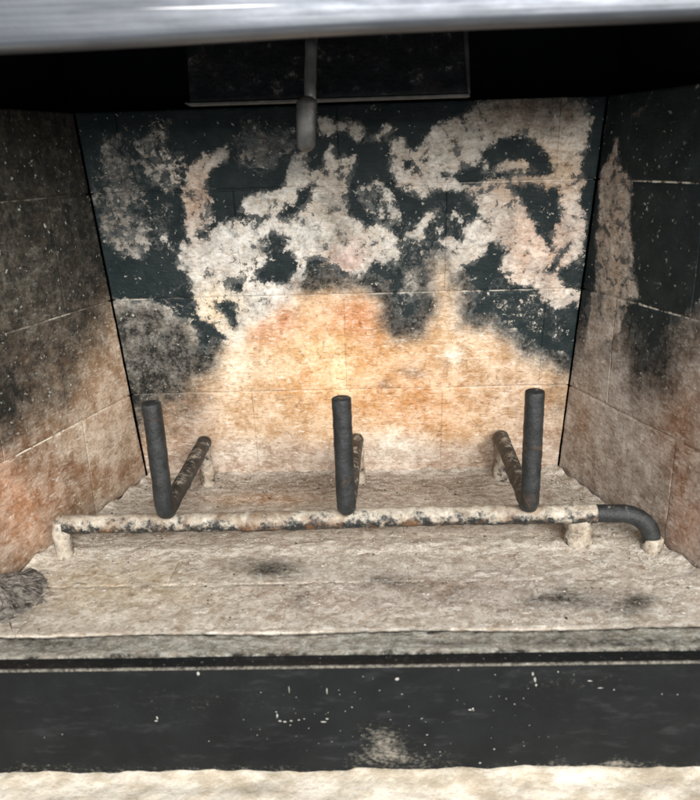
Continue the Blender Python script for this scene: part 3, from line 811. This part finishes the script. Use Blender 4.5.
# stubby ash-caked foot under the right of the rail
sx_ = float(on_z(570, 532, 0.0)[0]); sy_ = YR+.004
tube('foot', [(sx_, sy_, ZR-.004), (sx_, sy_, .020), (sx_+.001, sy_, .0004)], [.0128, .0130, .0136], MAT_FOOT, grate, gloc, 22, rough=.0022, seed=9.)
# three bars: upright in front, bent under, running back over the rail to a rear leg
ZC = ZR + GR*1.9
def prong(base, top, rear, mat_u, mat_c, seed):
    bx = on_y(*base, YR-.012); 
    tp = on_y(*top, YR-.012)
    re = on_z(rear[0], rear[1], ZC+.002)
    re = np.array([re[0], min(re[1], -.020), ZC+.002])
    cr = .011
    b = np.array([bx[0], YR-.013, ZC-.001])
    d = (re-b); d /= np.linalg.norm(d)
    up = np.array([tp[0], YR-.014, tp[2]]); uu = (up-b)/np.linalg.norm(up-b)
    bend = []
    for t in np.linspace(0, 1, 6):
        bend.append(b + uu*cr*(1-t)**2 + d*cr*t**2)
    tube('upright', [up, b+uu*cr*1.6]+[tuple(p) for p in bend[:4]], GR*1.02, mat_u, grate, gloc, 22, seed=seed, rough=.0005, freq=150)
    st_ = bend[3]
    cb = tube('crossbar', [st_, bend[4], bend[5], tuple(b+d*cr*2), re], GR*.98, mat_c, grate, gloc, 20, seed=seed+2, rough=.0009)
    tube('rear_leg', [re+np.array([0,-.006,-.002]), re+np.array([.001,-.005,-ZC*.5]), np.array([re[0]+.001, re[1]-.004, .0004])], [.0070,.0075,.0095], MAT_FOOT, cb, gloc, 16, seed=seed+4, rough=.0022)
prong((164,500), (152,403), (208,436), MAT_BAR, MAT_CROSS, 1.)
prong((346,500), (341.5,398), (356,440), MAT_BAR, MAT_CROSS, 11.)
prong((530,493), (534.5,391), (498,431), MAT_BAR, MAT_CROSS, 21.)

# ------------------------------------------------------------------ loose ash over the floor (real relief, thin and patchy)
def ash_h(x, y):
    e = side_x(y)-.004
    h_ = mnoise.fractal((x*30, y*42, 7.), .85, 2., 6)*.0007 + mnoise.fractal((x*190, y*210, 2.), .9, 2., 4)*.0006 - .0002
    h_ += .0022*max(0., mnoise.noise((x*75, y*75, 3.3))-.25) + .0012*max(0., mnoise.noise((x*160, y*160, 9.3))-.2)
    wall_ = math.exp(-(e-abs(x))/.010)*.005 + math.exp(y/.012)*.006
    rail_ = math.exp(-((y-YR-.006)/.012)**2)*.0022*(x > -.27)*(x < .25)
    feet = sum(.002*math.exp(-((x-a)**2+(y-b)**2)/.00035) for a, b in ((xlft+.006, YR), (xr, YR), (sx_, sy_), (-.16,-.026), (.008,-.026), (.17,-.026)))
    return h_ + (wall_+rail_)*(1+.8*mnoise.noise((x*60, y*60, 1))) + feet
ny_, nx_ = 150, 300
AX = np.empty((ny_, nx_)); AY = np.empty((ny_, nx_)); AZ = np.empty((ny_, nx_))
for j in range(ny_):
    y = FRONT+.001 + (-.002-FRONT)*j/(ny_-1); e = side_x(y)-.003
    for i in range(nx_):
        x = -e+2*e*i/(nx_-1); k = min(1., (y-FRONT)/.010); AX[j, i], AY[j, i], AZ[j, i] = x, y, ash_h(x, y)*k + .0003*(1-k)
AZ[0] -= .0006
F = [(j*nx_+i, j*nx_+i+1, (j+1)*nx_+i+1, (j+1)*nx_+i) for j in range(ny_-1) for i in range(nx_-1)]
ash = link('ash', np.stack([AX.ravel(), AY.ravel(), AZ.ravel()], 1), F, MAT_ASH)
tag(ash, 'pale grey wood ash dusted over the firebox floor', 'ash', kind='stuff')
stain(ash, *floor_paint(AX, AY))

# crumbs of ash, char and flaked soot
def crumbs(n_, mat, name, label, smin, smax, seed):
    random.seed(seed); V, F = [], []
    for k in range(n_):
        y = random.triangular(FRONT+.006, -.006, -.02) if random.random() < .6 else random.uniform(FRONT+.006, -.006)
        e = side_x(y)-.010; x = random.uniform(-e, e)
        if random.random() < .25: x = random.choice((-1, 1))*(e-abs(random.gauss(0, .02)))
        s = smin*(smax/smin)**(random.random()**2.2); z = ash_h(x, y)+s*.25
        b_ = len(V); rz = random.uniform(0, 6.28); el_ = random.uniform(.8, 1.9)
        for (px_, py_, pz_) in ((1,0,0),(-1,0,0),(0,1,0),(0,-1,0),(0,0,1),(0,0,-1),(.6,.6,.5),(-.6,.5,.55)):
            q = random.uniform(.65, 1.2)
            ax, ay = px_*el_*q*s, py_*q*s
            V.append((x+ax*math.cos(rz)-ay*math.sin(rz), y+ax*math.sin(rz)+ay*math.cos(rz), z+pz_*s*.6*q))
        F += [tuple(b_+i for i in f) for f in ((0,2,6),(2,4,6),(4,0,6),(2,1,7),(1,4,7),(4,2,7),(4,1,3),(4,3,0),(0,5,2),(2,5,1),(1,5,3),(3,5,0))]
    return tag(link(name, V, F, mat, None, False), label, 'ash', kind='stuff')
crumbs(3600, simple('ash_crumb', (.48,.44,.38), .95, .1), 'ash_crumbs', 'small pale ash crumbs strewn over the firebox floor', .0004, .0017, 3)
crumbs(420, simple('char_crumb', (.05,.045,.04), .9, .1), 'char_crumbs', 'small dark charcoal crumbs strewn over the firebox floor', .0004, .0016, 4)

# feathery dark heap at the left front
hc = on_z(8, 596, 0.0); hx, hy = -side_x(hc[1])+.012, hc[1]
def heap_h(x, y):
    d2 = ((x-hx)/.034)**2 + ((y-hy)/.045)**2
    return -.002 + .015*math.exp(-d2*1.5) +   .0050*mnoise.fractal((x*110, y*110, 5.), .8, 2., 5)*math.exp(-d2*.6)
wx0 = -side_x(hy-.06)+.0
hv, hf2, HX, HY = grid(hx-.030, hx+.060, hy-.070, hy+.070, .0022, heap_h)
keep = np.array([x > -side_x(y)+.002 for x, y in zip(hv[:,0], hv[:,1])])
hf2 = [f for f in hf2 if all(keep[i] for i in f)]
heap = empty('ash_heap', (hx, hy, 0)); tag(heap, 'dark grey feathery ash heap against the left wall', 'ash heap')
MAT_HEAP = simple('charred_fibre_ash', (.26,.235,.205), .95, .1, 0, .55, 120, 1., .002, (.045,.040,.036))
hl = np.array([hx, hy, 0]); link('mound', hv-hl, hf2, MAT_HEAP, heap)
random.seed(12); V, F = [], []
for k in range(200):
    an = random.uniform(-1.9, 1.4); rr = abs(random.gauss(0, .019))
    x, y = hx+rr*math.cos(an), hy+rr*1.3*math.sin(an)
    if x < -side_x(y)+.004: continue
    L = random.uniform(.004, .016); w = random.uniform(.0003, .0010)
    dx, dy = math.cos(an+random.gauss(0, .5)), math.sin(an+random.gauss(0, .5))
    z = heap_h(x, y)+.0004; x2, y2 = x+dx*L, y+dy*L; z2 = max(heap_h(x2, y2), -.001)+random.uniform(.0003, .002)
    b_ = len(V); V += [(x-dy*w, y+dx*w, z), (x+dy*w, y-dx*w, z), (x2, y2, z2), ((x+x2)/2, (y+y2)/2, (z+z2)/2+w*1.5)]
    F += [(b_, b_+1, b_+3), (b_+1, b_+2, b_+3), (b_+2, b_, b_+3), (b_, b_+2, b_+1)]
sl_ = link('slivers', np.array(V)-hl, F, simple('ash_sliver', (.22,.195,.17), .95, .1, 0, .6, 200), heap, False); sl_['kind'] = 'stuff'
